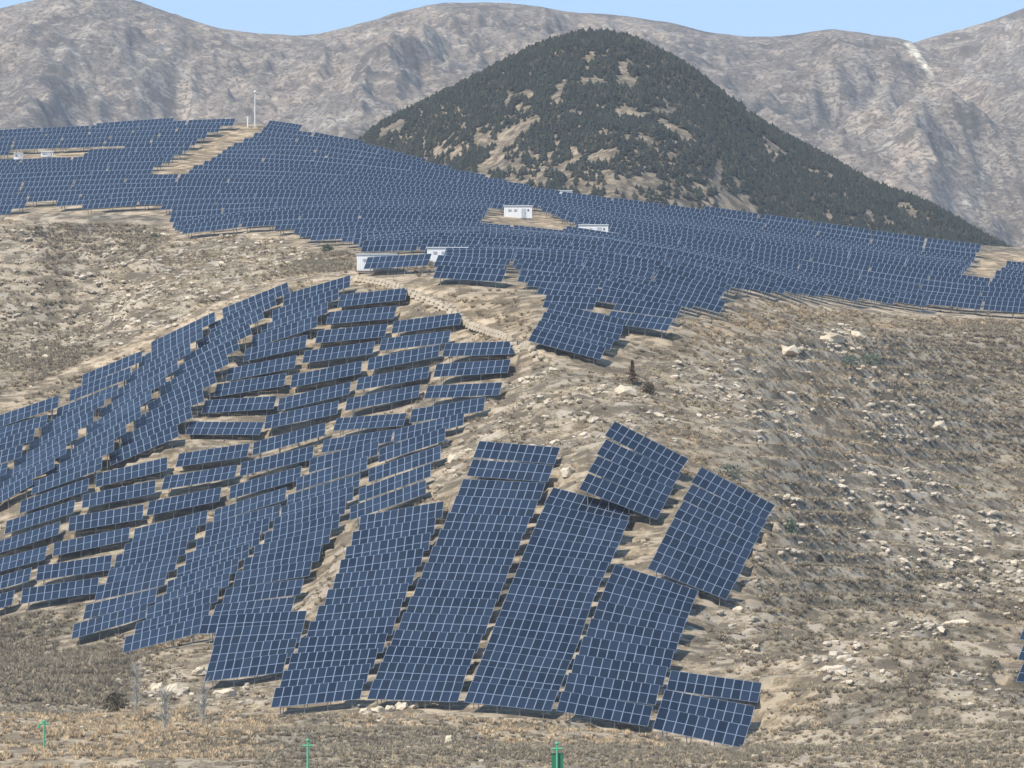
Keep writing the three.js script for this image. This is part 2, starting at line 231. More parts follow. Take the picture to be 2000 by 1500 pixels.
const TAN = [E(60, 1470, 260, 60), E(330, 1450, 220, 60), E(1100, 1420, 500, 26, .05), E(1510, 1400, 70, 60), E(1290, 1010, 120, 170, .5), E(1000, 620, 170, 70, .3), E(1380, 650, 140, 50), E(1650, 780, 120, 60), E(1620, 870, 100, 50), E(520, 700, 60, 60), E(1950, 635, 200, 22), E(1660, 620, 260, 24, .1), E(560, 1380, 120, 20), E(1480, 1050, 40, 100, .5)];
const PALE = [[[-60, 830], [0, 798], [60, 768], [160, 722], [260, 678], [330, 648], [480, 578], [600, 540], [690, 540]], [[690, 548], [800, 545], [900, 600], [1000, 655], [1080, 715]], [[0, 440], [70, 412], [200, 408], [330, 414], [335, 445], [350, 465], [460, 455], [560, 462], [620, 492]], [[540, 1392], [720, 1376], [900, 1382], [1080, 1402], [1260, 1432], [1440, 1475]], [[1450, 575], [1560, 590], [1760, 606], [2000, 622]]];
const terrace = (u, v) => Math.max(smooth(1380, 1520, u) * smooth(620, 690, v), smooth(340, 260, u) * smooth(410, 440, v) * smooth(720, 600, v), smooth(1330, 1420, v) * .6);
function mask(u, v, x, z) {
  const wu = u + (fbm(x * .09, z * .05, 3, 5) - .5) * 110, wv = v + (fbm(x * .09, z * .05, 3, 9) - .5) * 90;
  return { rock: smooth(-.35, .35, near1(ROCKY, wu, wv)), scrub: smooth(-.3, .3, near1(SCRUB, wu, wv)), tan: smooth(-.3, .3, near1(TAN, wu, wv)) };
}
function relief(x, z, u, v, m, g) {
  const a = g ? .12 : 1;
  let h = (fbm(x * .06, z * .07, 3, 21) - .5) * 1.3 + (fbm(x * .17, z * .42, 2, 33) - .5) * .7;
  h += m.rock * ((ridged(x * .14, z * .3, 2, 41) - .55) * 2.0);
  h *= a;
  const t = terrace(u, v); if (t > 0 && !g) h = h * (1 - .7 * t) + t * (smooth(.0, .24, step(x, z)) - step(x, z)) * 2.0;
  return h;
}
function step(x, z) { const k = (base(x, z) + (fbm(x * .02, z * .01, 3, 51) - .5) * 2.6 + (fbm(x * .1, z * .05, 1, 53) - .5) * .5) / 2.3; return k - Math.floor(k); }   // old field terraces: 0 at the foot of a bank, .26 at its brow
const C = { soil: [.51, .42, .295], grass: [.455, .38, .268], scrub: [.36, .305, .225], grey: [.325, .29, .23], tan: [.52, .415, .275], pale: [.62, .50, .35], rock: [.53, .455, .35], under: [.52, .425, .295], bank: [.55, .465, .345] };
const bl = (a, b, t) => [mix(a[0], b[0], t), mix(a[1], b[1], t), mix(a[2], b[2], t)];
function groundColor(x, z, u, v, m, g) {
  let c = bl(C.grass, C.scrub, smooth(.4, .62, fbm(x * .06, z * .16, 3, 61)));
  c = bl(c, C.soil, smooth(.45, .62, fbm(x * .1, z * .3, 3, 71)) * .8);
  c = bl(c, C.grey, m.scrub * .85 * smooth(.3, .6, fbm(x * .13, z * .4, 3, 81) + .15));
  c = bl(c, C.tan, m.tan * .75);
  c = bl(c, C.rock, m.rock * smooth(.42, .56, fbm(x * .3, z * .6, 2, 91)));
  const t = g ? 0 : terrace(u, v); if (t > 0) { const k = step(x, z), n = fbm(x * .1, z * .12, 3, 97); c = bl(c, n > .5 ? C.bank : C.soil, t * smooth(.34, .2, k) * smooth(.44, .54, n) * .8); }
  const mg = margin.get(cellOf(x, z)); if (mg && !g) c = bl(c, C.under, .75 * smooth(.3, .5, fbm(x * .15, z * .35, 3, 99)));
  if (g) c = bl(c, C.under, .8);
  let d = 1e9; for (const P of PALE) d = Math.min(d, pathDist(P, u + (fbm(x * .3, z * .1, 2, 95) - .5) * 14, v + (fbm(x * .3, z * .1, 2, 96) - .5) * 14)); c = bl(c, C.pale, smooth(15, 8, d) * .95);
  if ([LANE, PAD, PATCH, PADR].some(P => inPoly(P, u, v))) c = [.62, .48, .31];
  return c;
}
function noiseMap(size, fn, srgb = true) {
  const d = new Uint8Array(size * size * 4);
  for (let j = 0; j < size; j++) for (let i = 0; i < size; i++) { const c = fn(i / size, j / size), o = (j * size + i) * 4; for (let k = 0; k < 3; k++) d[o + k] = clamp(c[k], 0, 1) * 255; d[o + 3] = 255; }
  const t = new THREE.DataTexture(d, size, size); t.wrapS = t.wrapT = THREE.RepeatWrapping; t.magFilter = THREE.LinearFilter; t.minFilter = THREE.LinearMipmapLinearFilter; t.generateMipmaps = true; if (srgb) t.colorSpace = THREE.SRGBColorSpace; t.needsUpdate = true; return t;
}
const groundMap = noiseMap(1024, (s, t) => { // 64 m of stony soil: gravel, turf tussocks, bare crumbs
  const a = fbm(s * 16, t * 16, 5, 101, 16), b = fbm(s * 32, t * 32, 4, 111, 32), c = vnoise(s * 256, t * 256, 121, 256);
  let k = .72 + (a - .5) * .5 + (c - .5) * .25; const stone = smooth(.58, .64, b), tuft = smooth(.43, .37, b);
  k = mix(k, .97, stone * .6); k = mix(k, .50, tuft * .65);
  return [k, k * mix(.985, 1, stone), k * mix(.96, 1.01, stone)];
});
const rockMap = noiseMap(1024, (s, t) => { // 260 m of weathered slope: scrub specks, scree and pale ribs of rock
  const a = fbm(s * 10, t * 10, 6, 131, 10), b = fbm(s * 110, t * 110, 2, 141, 110), c = fbm(s * 40, t * 40, 4, 151, 40), e = vnoise(s * 256, t * 256, 171, 256);
  let k = .70 + (a - .5) * .5 + (e - .5) * .16; k = mix(k, 1, smooth(.56, .66, c) * .6); k = mix(k, .44, smooth(.46, .36, b) * .6); return [k, k * .99, k * .975];
});
const groundMat = std(0xffffff, .97, { map: groundMap, vertexColors: true });
const PXC = new Map();
{
  const Ds = []; for (let D = 60; D < 580; D += 40) Ds.push(D);
  for (let D = 580; D < 1760;) { Ds.push(D); D += D < 720 ? 1.0 : D < 1000 ? .6 : D < 1180 ? 1.1 : 2.6; }
  for (let D = 1765; D < 1990; D += 25) Ds.push(D);
  const NX = 400, pos = [], col = [], uv = [], idx = [];
  for (const D of Ds) {
    const W = D * .094 + 26;
    for (let i = 0; i <= NX; i++) {
      const s = i / NX * 2 - 1, x = W * (s * .8 + s * s * s * .2) * 1.18, z = -D, b = base(x, z), [u, v] = toPixel(x, b, z), g = isGraded(x, z);
      const inFrame = D > 570 && D < 1765, m = inFrame ? mask(u, v, x, z) : { rock: 0, scrub: 0, tan: 0 };
      const y = level(x, z, b + (inFrame ? relief(x, z, u, v, m, g) : 0));
      pos.push(x, y, z); col.push(...groundColor(x, z, u, v, m, g)); uv.push(x / 64, (y * 1.7 - z) / 64);
    }
  }
  const row = NX + 1;
  for (let j = 0; j + 1 < Ds.length; j++) for (let i = 0; i < NX; i++) { const a = j * row + i; idx.push(a, a + 1, a + row, a + 1, a + row + 1, a + row); }
  const g = new THREE.BufferGeometry();
  g.setAttribute('position', new THREE.Float32BufferAttribute(pos, 3)); g.setAttribute('color', new THREE.Float32BufferAttribute(col, 3)); g.setAttribute('uv', new THREE.Float32BufferAttribute(uv, 2)); g.setIndex(idx); g.computeVertexNormals();
  struct(new THREE.Mesh(g, groundMat), 'hillside');
}
function groundAt(x, z) { const b = base(x, z), [u, v] = toPixel(x, b, z), g = isGraded(x, z), m = mask(u, v, x, z); return { y: b + relief(x, z, u, v, m, g), u, v, g, m }; }

// ---------------------------------------------------------------- forest hill behind the crest
const polyY = (P, u) => { if (u <= P[0][0]) return P[0][1]; for (let i = 0; i + 1 < P.length; i++) if (u <= P[i + 1][0]) { const t = (u - P[i][0]) / (P[i + 1][0] - P[i][0]); const p0 = P[Math.max(0, i - 1)], p3 = P[Math.min(P.length - 1, i + 2)], a = P[i][1], b = P[i + 1][1], h = P[i + 1][0] - P[i][0]; const ma = (b - p0[1]) / (P[i + 1][0] - p0[0]) * h, mb = (p3[1] - a) / (p3[0] - P[i][0]) * h; return (2 * t ** 3 - 3 * t * t + 1) * a + (t ** 3 - 2 * t * t + t) * ma + (-2 * t ** 3 + 3 * t * t) * b + (t ** 3 - t * t) * mb; } return P[P.length - 1][1]; };
const HILL = [[300, 640], [500, 430], [620, 330], [695, 282], [740, 247], [800, 217], [900, 167], [1000, 116], [1080, 82], [1130, 69], [1170, 66], [1230, 76], [1300, 106], [1400, 176], [1500, 246], [1600, 300], [1700, 355], [1800, 396], [1900, 450], [2000, 502], [2200, 600], [2500, 700]];
function hillY(x, z) {
  const D = -z, u = 1000 + x * F / 2500, yr = pixel(u, polyY(HILL, u), 2500).y;
  const t = (2500 - D) / 400, n = (fbm(x * .012, z * .012, 4, 201) - .5);
  let y = t >= 0 ? yr - 130 * (t * .55 + t * t * .45) : yr - 160 * t * t - 4 * -t;
  y += n * 16 * smooth(0, .25, Math.abs(t)) + (ridged(x * .02, z * .006, 3, 211) - .5) * 9 * smooth(0, .3, t);
  return Math.max(y, 40 + n * 20);
}
const CLEARINGS = [[[1154, 98], [1145, 120], [1133, 143], 8], [[1225, 112], [1215, 130], 13], [[1210, 145], [1235, 155], 22], [[1136, 152], [1185, 156], 6], [[1105, 152], [1092, 172], [1077, 190], 8], [[1035, 176], [1002, 178], [988, 202], 6], [[745, 256], [785, 238], 11], [[862, 205], [866, 216], 7], [[820, 210], [818, 225], 6], [[893, 208], [900, 214], 7], [[1052, 224], [1000, 256], [975, 270], 9], [[960, 300], [1000, 268], 12], [[935, 335], [975, 305], [985, 320], 13], [[1084, 259], [1080, 290], [1070, 308], 6], [[1036, 296], [1050, 298], 7], [[1160, 305], [1185, 300], [1208, 292], 8], [[1120, 290], [1130, 302], 6], [[1200, 221], [1266, 219], 6], [[1280, 212], [1325, 208], 9], [[1290, 235], [1320, 250], [1350, 268], 11], [[985, 352], [1040, 352], [1087, 344], 7], [[1105, 345], [1112, 372], 5], [[1140, 358], [1150, 385], 9], [[1185, 335], [1200, 360], [1190, 388], 15], [[1215, 352], [1250, 348], [1280, 344], 9], [[1235, 360], [1228, 392], 6], [[1262, 360], [1258, 400], 4], [[1290, 355], [1286, 398], 4], [[1403, 294], [1405, 335], [1400, 356], 8], [[1364, 284], [1366, 312], 4], [[1370, 362], [1372, 408], 5], [[1390, 362], [1376, 366], 5], [[1415, 372], [1430, 390], 8], [[1445, 385], [1470, 408], [1482, 420], 11], [[1330, 372], [1338, 398], 6], [[1352, 380], [1362, 416], 4], [[1310, 350], [1316, 385], 4], [[1510, 378], [1515, 388], 5], [[1582, 390], [1590, 380], 4], [[1610, 410], [1630, 428], 6], [[1690, 410], [1708, 424], 5], [[1705, 460], [1735, 462], 5], [[1620, 366], [1655, 376], 5], [[1555, 415], [1560, 412], 5], [[900, 235], [905, 250], 3], [[1010, 205], [1040, 200], 4], [[955, 155], [952, 168], 3], [[1455, 208], [1460, 210], 4], [[1470, 325], [1474, 328], 4], [[1255, 265], [1275, 275], 5], [[880, 300], [900, 285], 7], [[850, 285], [858, 295], 4], [[930, 250], [955, 240], 5], [[1100, 325], [1108, 330], 5]];
const clearing = (u, v) => { let d = 9; for (const P of CLEARINGS) d = Math.min(d, pathDist(P.slice(0, -1), u, v) / P[P.length - 1]); return d; };
{
  const pos = [], col = [], uv = [], idx = [], NX = 260, NZ = 220, row = NX + 1;
  for (let j = 0; j <= NZ; j++) for (let i = 0; i <= NX; i++) {
    const z = -1985 - (j / NZ) * 1000, x = -380 + 760 * i / NX, y = hillY(x, z), n = fbm(x * .05, z * .05, 4, 221), c = bl([.46, .37, .255], [.33, .27, .19], smooth(.35, .65, n));
    pos.push(x, y, z); col.push(...c); uv.push(x / 64, z / 64);
  }
  for (let j = 0; j < NZ; j++) for (let i = 0; i < NX; i++) { const a = j * row + i; idx.push(a, a + 1, a + row, a + 1, a + row + 1, a + row); }
  const g = new THREE.BufferGeometry(); g.setAttribute('position', new THREE.Float32BufferAttribute(pos, 3)); g.setAttribute('color', new THREE.Float32BufferAttribute(col, 3)); g.setAttribute('uv', new THREE.Float32BufferAttribute(uv, 2)); g.setIndex(idx); g.computeVertexNormals();
  struct(new THREE.Mesh(g, groundMat), 'forest_hill');
}
function pineGeometry(seed, tiers, girth) {
  const R = rng(seed), gs = [];
  gs.push(bar([0, -.5, 0], [0, 1.1, 0], .12, .08, 5));
  for (let k = 0; k < tiers; k++) {
    const t = k / tiers, y = .25 + t * 2.5, r = girth * (1 - t * .82) * (.85 + R() * .3), n = 9, p = [], q = [];
    const top = [(R() - .5) * .2, y + .95 + R() * .3, (R() - .5) * .2];
    for (let i = 0; i < n; i++) { const a = (i + R() * .6) / n * 6.283, rr = r * (i % 2 ? .62 : 1.1) * (.75 + R() * .5); q.push([Math.cos(a) * rr, y - R() * .3 - (i % 2 ? -.25 : .1), Math.sin(a) * rr]); }
    for (let i = 0; i < n; i++) { p.push(...top, ...q[(i + 1) % n], ...q[i], 0, y + .1, 0, ...q[i], ...q[(i + 1) % n]); }
    const g = new THREE.BufferGeometry(); g.setAttribute('position', new THREE.Float32BufferAttribute(p, 3)); g.setAttribute('uv', new THREE.Float32BufferAttribute(new Float32Array(p.length / 3 * 2), 2)); g.computeVertexNormals(); gs.push(g);
  }
  return mergeGeometries(gs.map(g => { const k = g.index ? g.toNonIndexed() : g; return k; }));
}
{
  const forest = new THREE.Group(); forest.name = 'pine_forest'; forest.userData = { kind: 'stuff', label: 'dark green pine forest covering the cone-shaped hill behind the solar field', category: 'forest' }; scene.add(forest);
  const R = rng(77), mats = [[], [], []], cols = [[], [], []], M = new THREE.Matrix4(), Q = new THREE.Quaternion(), Yax = new THREE.Vector3(0, 1, 0);
  for (let D = 2030; D < 2620; D += 1.9) for (let x = -170; x < 300; x += 1.9) {
    const px = x + (R() - .5) * 1.9, pz = -D - (R() - .5) * 1.9, y = hillY(px, pz), [u, v] = toPixel(px, y, pz), k = R(), s0 = R(), rot = R() * 6.28, tint = R();
    if (u < 640 || u > 2120 || y < 90) continue;
    const wu = u + (fbm(px * .12, pz * .12, 3, 231) - .5) * 20, wv = v + (fbm(px * .12, pz * .12, 3, 241) - .5) * 20 - 4, d = Math.min(clearing(wu, wv), clearing(wu, wv - 7));
    if (d < mix(.55, .75, smooth(180, 260, v)) + (fbm(px * .3, pz * .3, 2, 251) - .5) * .7) continue;
    const low = smooth(300, 400, v) * smooth(950, 1050, u) * smooth(1500, 1420, u); if (k < low * .55) continue;
    if (fbm(px * .09, pz * .05, 3, 261) > mix(.70, .61, smooth(240, 340, v) * smooth(1450, 1350, u)) && k < .8) continue;
    const s = (.55 + s0 * s0 * .5) * (.8 + .5 * fbm(px * .1, pz * .1, 2, 271)), n = Math.floor(tint * 3);
    Q.setFromAxisAngle(Yax, rot); M.compose(new THREE.Vector3(px, y, pz), Q, new THREE.Vector3(s * 1.25, s * .86, s * 1.25)); mats[n].push(M.clone());
    const b = .75 + .5 * hash(px * 10, pz * 10, 3); cols[n].push((hash(px * 7, pz * 7, 9) < .12 ? [.062 * b, .058 * b, .034 * b] : [.026 * b, .033 * b, .022 * b]));
  }
  const pineMat = std(0xffffff, .95, { side: THREE.DoubleSide });
  [[1, 4, 1.35], [2, 5, 1.2], [3, 4, 1.55]].forEach(([s, t, g], n) => { const im = new THREE.InstancedMesh(pineGeometry(s, t, g), pineMat, mats[n].length); mats[n].forEach((m, i) => { im.setMatrixAt(i, m); im.setColorAt(i, lin(...cols[n][i])); }); im.name = 'pine_stand'; im.userData = { kind: 'stuff' }; im.castShadow = im.receiveShadow = true; forest.add(im); });
  console.log('pines', mats.map(m => m.length).join());
}

// ---------------------------------------------------------------- mountains
const RIDGE_L = [[-900, 60], [-400, 70], [-150, 60], [0, 14], [60, 0], [150, -14], [240, -6], [300, 12], [400, 47], [480, 64], [560, 70], [620, 66], [700, 46], [800, 17], [900, 4], [990, 3], [1100, 22], [1200, 29], [1290, 43], [1420, 66], [1530, 70], [1640, 58], [1720, 68], [1775, 82], [1820, 122], [1880, 190], [1960, 280], [2060, 360], [2200, 450], [2400, 560], [2900, 600]];
const RIDGE_R = [[1300, 330], [1500, 240], [1650, 150], [1740, 105], [1790, 80], [1860, 61], [1940, 38], [2000, 16], [2120, -20], [2300, -30], [2600, 0], [3000, 60]];
function mountainY(x, z) {
  const D = -z, wob = (fbm(x * .004, z * .004, 4, 301) - .5);
  const uL = 1000 + x * F / 5200, DL = 5200 - 500 * smooth(1750, 2050, uL), yL = pixel(uL, polyY(RIDGE_L, uL), 5200).y, t = (DL - D) / 1300;
  const spur = ridged(x * .0052 + wob * .9, z * .0012, 4, 311), fine = fbm(x * .03, z * .02, 5, 321) - .5, crag = ridged(x * .022 + wob * .8, z * .0045, 4, 331) - .62, nick = ridged(x * .06, z * .02 + x * .02, 3, 335) - .6;
  let a = t >= 0 ? yL - 330 * (t * .75 + t * t * .25) : yL - 260 * -t;
  const k = smooth(0, .12, Math.abs(t)); { const st = 15, yy = a + (fbm(x * .01, z * .006, 3, 345) - .5) * 30, f = yy / st - Math.floor(yy / st); a += (smooth(.05, .4, f) - f) * 14 * k * smooth(1250, 1550, uL); }
  a += (spur - .84) * 130 * smooth(0, .35, t) + fine * 24 * k + crag * 30 * k * (1 - .75 * smooth(1150, 1450, uL)) + nick * 6 * k + fine * 4 + wob * 30 * smooth(0, .4, t);
  const uR = 1000 + x * F / 5750, yR = pixel(uR, polyY(RIDGE_R, uR), 5750).y, q = (5750 - D) / 900;
  let b = q >= 0 ? yR - 260 * q : yR - 300 * -q; const kq = smooth(0, .12, Math.abs(q));
  b += (fine * 22 + crag * 16 + nick * 6) * kq + fine * 5; { const st = 17, yy = b + (fbm(x * .008, z * .008, 3, 341) - .5) * 26, f = yy / st - Math.floor(yy / st); b += (smooth(.05, .45, f) - f) * 9 * kq; }
  return Math.max(a, b, -20);
}
{
  const pos = [], col = [], uv = [], idx = [], NX = 560, Zs = []; for (let D = 3000; D < 3750; D += 60) Zs.push(D); for (let D = 3750; D < 5300; D += 5.5) Zs.push(D); for (let D = 5308; D < 5900; D += 8) Zs.push(D); for (let D = 5910; D < 7200; D += 120) Zs.push(D);
  const row = NX + 1;
  for (const D of Zs) for (let i = 0; i <= NX; i++) {
    const s = i / NX * 2 - 1, x = (s * .62 + s * s * s * .38) * D * .16, z = -D, y = mountainY(x, z), [u, v] = toPixel(x, y, z);
    const zz = z * .7 + y * .9, n = fbm(x * .012, zz * .008, 5, 351), r = fbm(x * .035 + 9, zz * .028, 5, 361), r2 = ridged(x * .045, zz * .04, 4, 371);
    let c = bl([.50, .42, .34], [.39, .335, .28], smooth(.36, .66, n));
    const crag = Math.max(smooth(.0, .6, near1([E(170, 130, 120, 130), E(200, 210, 130, 70), E(400, 220, 90, 60), E(900, 90, 110, 80), E(300, 150, 100, 110), E(740, 170, 70, 60), E(1200, 50, 70, 25), E(1760, 230, 140, 110), E(1930, 110, 110, 110), E(1900, 330, 110, 100), E(620, 230, 120, 40)], u, v)), .12);
    c = bl(c, [.60, .56, .50], smooth(.72 - crag * .17, .80 - crag * .17, r2 * .6 + r * .4) * .4);
    c = bl(c, [.22, .205, .19], smooth(.42, .30, r) * .22);
    if (pathDist([[1776, 88], [1795, 112], [1808, 132], [1818, 148]], u, v) < 7) c = [1, .92, .74];
    if (pathDist([[1920, 345], [1912, 395]], u, v) < 5 || pathDist([[1862, 396], [1915, 396]], u, v) < 5) c = [.6, .57, .5];
    pos.push(x, y, z); col.push(...c); uv.push(x / 260, (y * 1.3 - z * .5) / 260);
  }
  for (let j = 0; j + 1 < Zs.length; j++) for (let i = 0; i < NX; i++) { const a = j * row + i; idx.push(a, a + 1, a + row, a + 1, a + row + 1, a + row); }
  const g = new THREE.BufferGeometry(); g.setAttribute('position', new THREE.Float32BufferAttribute(pos, 3)); g.setAttribute('color', new THREE.Float32BufferAttribute(col, 3)); g.setAttribute('uv', new THREE.Float32BufferAttribute(uv, 2)); g.setIndex(idx); g.computeVertexNormals();
  struct(new THREE.Mesh(g, std(0xffffff, .97, { vertexColors: true, map: rockMap })), 'mountain_range');
}

// ---------------------------------------------------------------- solar tables as built
const steel = std(lin(.38, .39, .40), .5, { metalness: .6 });
const alu = std(lin(.29, .36, .465), .5, { metalness: .35 });
const cellMats = [[.009, .017, .034], [.012, .021, .040], [.008, .014, .029], [.018, .029, .053], [.012, .019, .034], [.015, .027, .053]].map(c => new THREE.MeshPhysicalMaterial({ color: lin(...c), roughness: .22, metalness: 0, specularIntensity: 1 }));
const PW = 1.135, PH = 2.27;
function panelGeometry() { // frame (group 0) with a recessed glass face (group 1); lies in the x-z plane, up-slope is -z
  const w = PW / 2, h = PH / 2, f = .045, t = .04, P = [], idx = [], N = [];
  const quad = (a, b, c, d) => { const o = P.length / 3; P.push(...a, ...b, ...c, ...d); idx.push(o, o + 1, o + 2, o, o + 2, o + 3); };
  const O = [[-w, t, h], [w, t, h], [w, t, -h], [-w, t, -h]], I = [[-w + f, t, h - f], [w - f, t, h - f], [w - f, t, -h + f], [-w + f, t, -h + f]], dn = (p, y) => [p[0], y, p[2]];
  for (let i = 0; i < 4; i++) { const j = (i + 1) % 4; quad(O[i], O[j], I[j], I[i]); quad(dn(O[i], 0), dn(O[j], 0), O[j], O[i]); quad(I[i], I[j], dn(I[j], t - .008), dn(I[i], t - .008)); }
  const n0 = idx.length; quad(...I.map(p => dn(p, t - .008))); quad([-w, 0, -h], [w, 0, -h], [w, 0, h], [-w, 0, h]);
  const g = new THREE.BufferGeometry(); g.setAttribute('position', new THREE.Float32BufferAttribute(P, 3)); g.setAttribute('uv', new THREE.Float32BufferAttribute(new Float32Array(P.length / 3 * 2), 2)); g.setIndex(idx); g.addGroup(0, n0, 0); g.addGroup(n0, 12, 1); g.computeVertexNormals(); return g;
}
const panelGeo = panelGeometry();
const up = new THREE.Vector3(0, 1, 0);
function frameOf(A, B, tilt) {
  const ex = B.clone().sub(A).normalize(), n0 = up.clone().addScaledVector(ex, -ex.y).normalize(), bk = n0.clone().cross(ex);
  const n = n0.clone().multiplyScalar(Math.cos(tilt)).addScaledVector(bk, -Math.sin(tilt)), s = bk.clone().multiplyScalar(Math.cos(tilt)).addScaledVector(n0, Math.sin(tilt));
  return { ex, n, s, len: A.distanceTo(B), mid: A.clone().add(B).multiplyScalar(.5), q: new THREE.Quaternion().setFromRotationMatrix(new THREE.Matrix4().makeBasis(ex, n, s.clone().negate())) };
}
const GROUPS = { left: 'solar tables of the left slope', fan: 'solar tables of the lower fan', field: 'solar tables of the far field', right: 'solar tables at the right photo edge' };
const R0 = rng(5), farPanels = [], farSteel = [], noGeo = new THREE.BoxGeometry(1, 1, 1);
const tmp = new THREE.Vector3();
for (const s of sites) {
  const tilt = TILTS[s.zone] + (R0() - .5) * (s.zone === 'fan' ? .03 : .06), f = frameOf(s.A, s.B, tilt), cols = clamp(Math.round(f.len / 1.155), 6, 16), pitch = f.len / cols, kx = (pitch - .02) / PW;
  const spot = (i, j) => f.mid.clone().addScaledVector(f.ex, (i - (cols - 1) / 2) * pitch).addScaledVector(f.s, (j + .5) * (SLOPE / 2)).addScaledVector(f.n, .1 + (R0() - .5) * .012);
  if (s.near || s.single) {
    const small = !s.near && s.D > 1150;
    const g = tag(new THREE.Group(), 'solar_table', s.label, 'solar table', GROUPS[s.zone]);
    const y0 = base(f.mid.x, f.mid.z); g.position.set(f.mid.x, y0, f.mid.z);
    const O = g.position;
    for (let j = 0; j < 2; j++) for (let i = 0; i < cols; i++) {
      const m = part(g, 'solar_panel', panelGeo, [alu, cellMats[Math.floor(hash(i, j, sites.indexOf(s)) * 2.4 + hash(sites.indexOf(s), 7, 3) * 3.5)]]);
      m.position.copy(spot(i, j)).sub(O); m.quaternion.copy(f.q); m.scale.set(kx, 1, 1);
    }
    const pt = (a, b, h) => f.mid.clone().addScaledVector(f.ex, a).addScaledVector(f.s, b).addScaledVector(f.n, h).sub(O).toArray(), gs = [];
    for (const b of [.55, 1.75, 2.85, 4.05]) gs.push(bar(pt(-f.len / 2, b, .06), pt(f.len / 2, b, .06), .045, .045, 4));
    for (const a of [-.4, -.13, .13, .4]) {
      gs.push(bar(pt(a * f.len, .2, .0), pt(a * f.len, 4.4, .0), .05, .05, 4));
      for (const b of [.7, 3.6]) { const p = pt(a * f.len, b, 0), gy = base(p[0] + O.x, p[2] + O.z) - O.y - .4; if (p[1] > gy + .2) gs.push(bar([p[0], gy, p[2]], p, .06, .06, 5)); }
    }
    part(g, 'support_frame', mergeGeometries(gs), steel);
  } else {
    farPanels.push({ f, cols, pitch, kx, spots: [0, 1].map(j => spot((cols - 1) / 2, j)) });
  }
}
{ // the rest of the far field, too many and too small to be told apart
  const g = tag(new THREE.Group(), 'solar_field', 'far solar tables in close rows up to the crest of the hill', 'solar field'); g.userData.kind = 'stuff';
  const gs = []; for (let j = 0; j < 2; j++) for (let i = 0; i < 10; i++) { const p = panelGeo.clone(); p.scale(1.13 / PW, 1, 1); p.translate((i - 4.5) * 1.15, 0, -(j + .5) * SLOPE / 2); gs.push(p); }
  const fr = [], gl = []; // split the merged panels by material
  for (const p of gs) { const a = p.clone(), b = p.clone(); a.clearGroups(); b.clearGroups(); const I = Array.from(p.index.array); a.setIndex(I.slice(0, -12)); b.setIndex(I.slice(-12)); fr.push(a); gl.push(b.toNonIndexed()); }
  const legs = []; for (const a of [-4.6, 0, 4.6]) for (const b of [.6, 3.6]) legs.push(boxAt(.12, 2.6, .12, a, -1.3, -b)); for (const b of [.6, 1.8, 2.9, 4.1]) legs.push(boxAt(11.5, .09, .09, 0, -.05, -b));
  const FR = mergeGeometries(fr), GL = mergeGeometries(gl), LG = mergeGeometries(legs);
  for (const [name, geo, mat] of [['panel_frames', FR, alu], ['panel_glass', GL, cellMats[1]], ['support_frames', LG, steel]]) {
    const im = new THREE.InstancedMesh(geo, mat, farPanels.length), M = new THREE.Matrix4();
    farPanels.forEach((p, i) => { M.compose(p.f.mid.clone().addScaledVector(p.f.n, .1), p.f.q, new THREE.Vector3(p.f.len / 11.5, 1, 1)); im.setMatrixAt(i, M); });
    im.name = name; im.userData = { kind: 'stuff' }; im.castShadow = im.receiveShadow = true; g.add(im);
  }
}

// ---------------------------------------------------------------- rocks and dry growth on the near hillside
function rockGeometry(seed, flat, cut = .3) {
  const g = new THREE.IcosahedronGeometry(.5, 1), p = g.attributes.position, R = rng(seed), off = R() * 50;
  for (let i = 0; i < p.count; i++) { tmp.fromBufferAttribute(p, i); const n = .55 + 1.0 * fbm(tmp.x * 4 + off, tmp.y * 4 + tmp.z * 3.3 + off, 2, seed); tmp.multiplyScalar(n); tmp.y = clamp(tmp.y * flat, -.28, cut); p.setXYZ(i, tmp.x, tmp.y, tmp.z); }
  g.computeVertexNormals(); return g;
}
function tuftGeometry(seed, n, h, spread) {
  const R = rng(seed), P = [], r3 = () => R() - .5;
  for (let i = 0; i < n; i++) { const a = R() * 6.283, b = R() * spread * .35, x = Math.cos(a) * b, z = Math.sin(a) * b, l = h * (.5 + R() * .6), ox = Math.cos(a) * spread * (.3 + R() * .7), oz = Math.sin(a) * spread * (.3 + R() * .7), w = .05 + R() * .07, ta = R() * 6.28; P.push(x - Math.cos(ta) * w, -.08, z - Math.sin(ta) * w, x + Math.cos(ta) * w, -.08, z + Math.sin(ta) * w, x + ox, l, z + oz); }
  const g = new THREE.BufferGeometry(); g.setAttribute('position', new THREE.Float32BufferAttribute(P, 3)); g.setAttribute('uv', new THREE.Float32BufferAttribute(new Float32Array(P.length / 3 * 2), 2)); g.computeVertexNormals(); return g;
}
function scatter(name, label, category, geos, mat, list) {
  const root = tag(new THREE.Group(), name, label, category); root.userData.kind = 'stuff';
  const by = geos.map(() => []); list.forEach((q, i) => by[i % geos.length].push(q));
  by.forEach((L, k) => { const im = new THREE.InstancedMesh(geos[k], mat, L.length), M = new THREE.Matrix4(); L.forEach((q, i) => { M.compose(q.p, q.q, q.s); im.setMatrixAt(i, M); im.setColorAt(i, lin(...q.c)); }); im.name = name.replace(/s$/, '') + '_scatter'; im.userData = { kind: 'stuff' }; im.castShadow = im.receiveShadow = true; root.add(im); });
}
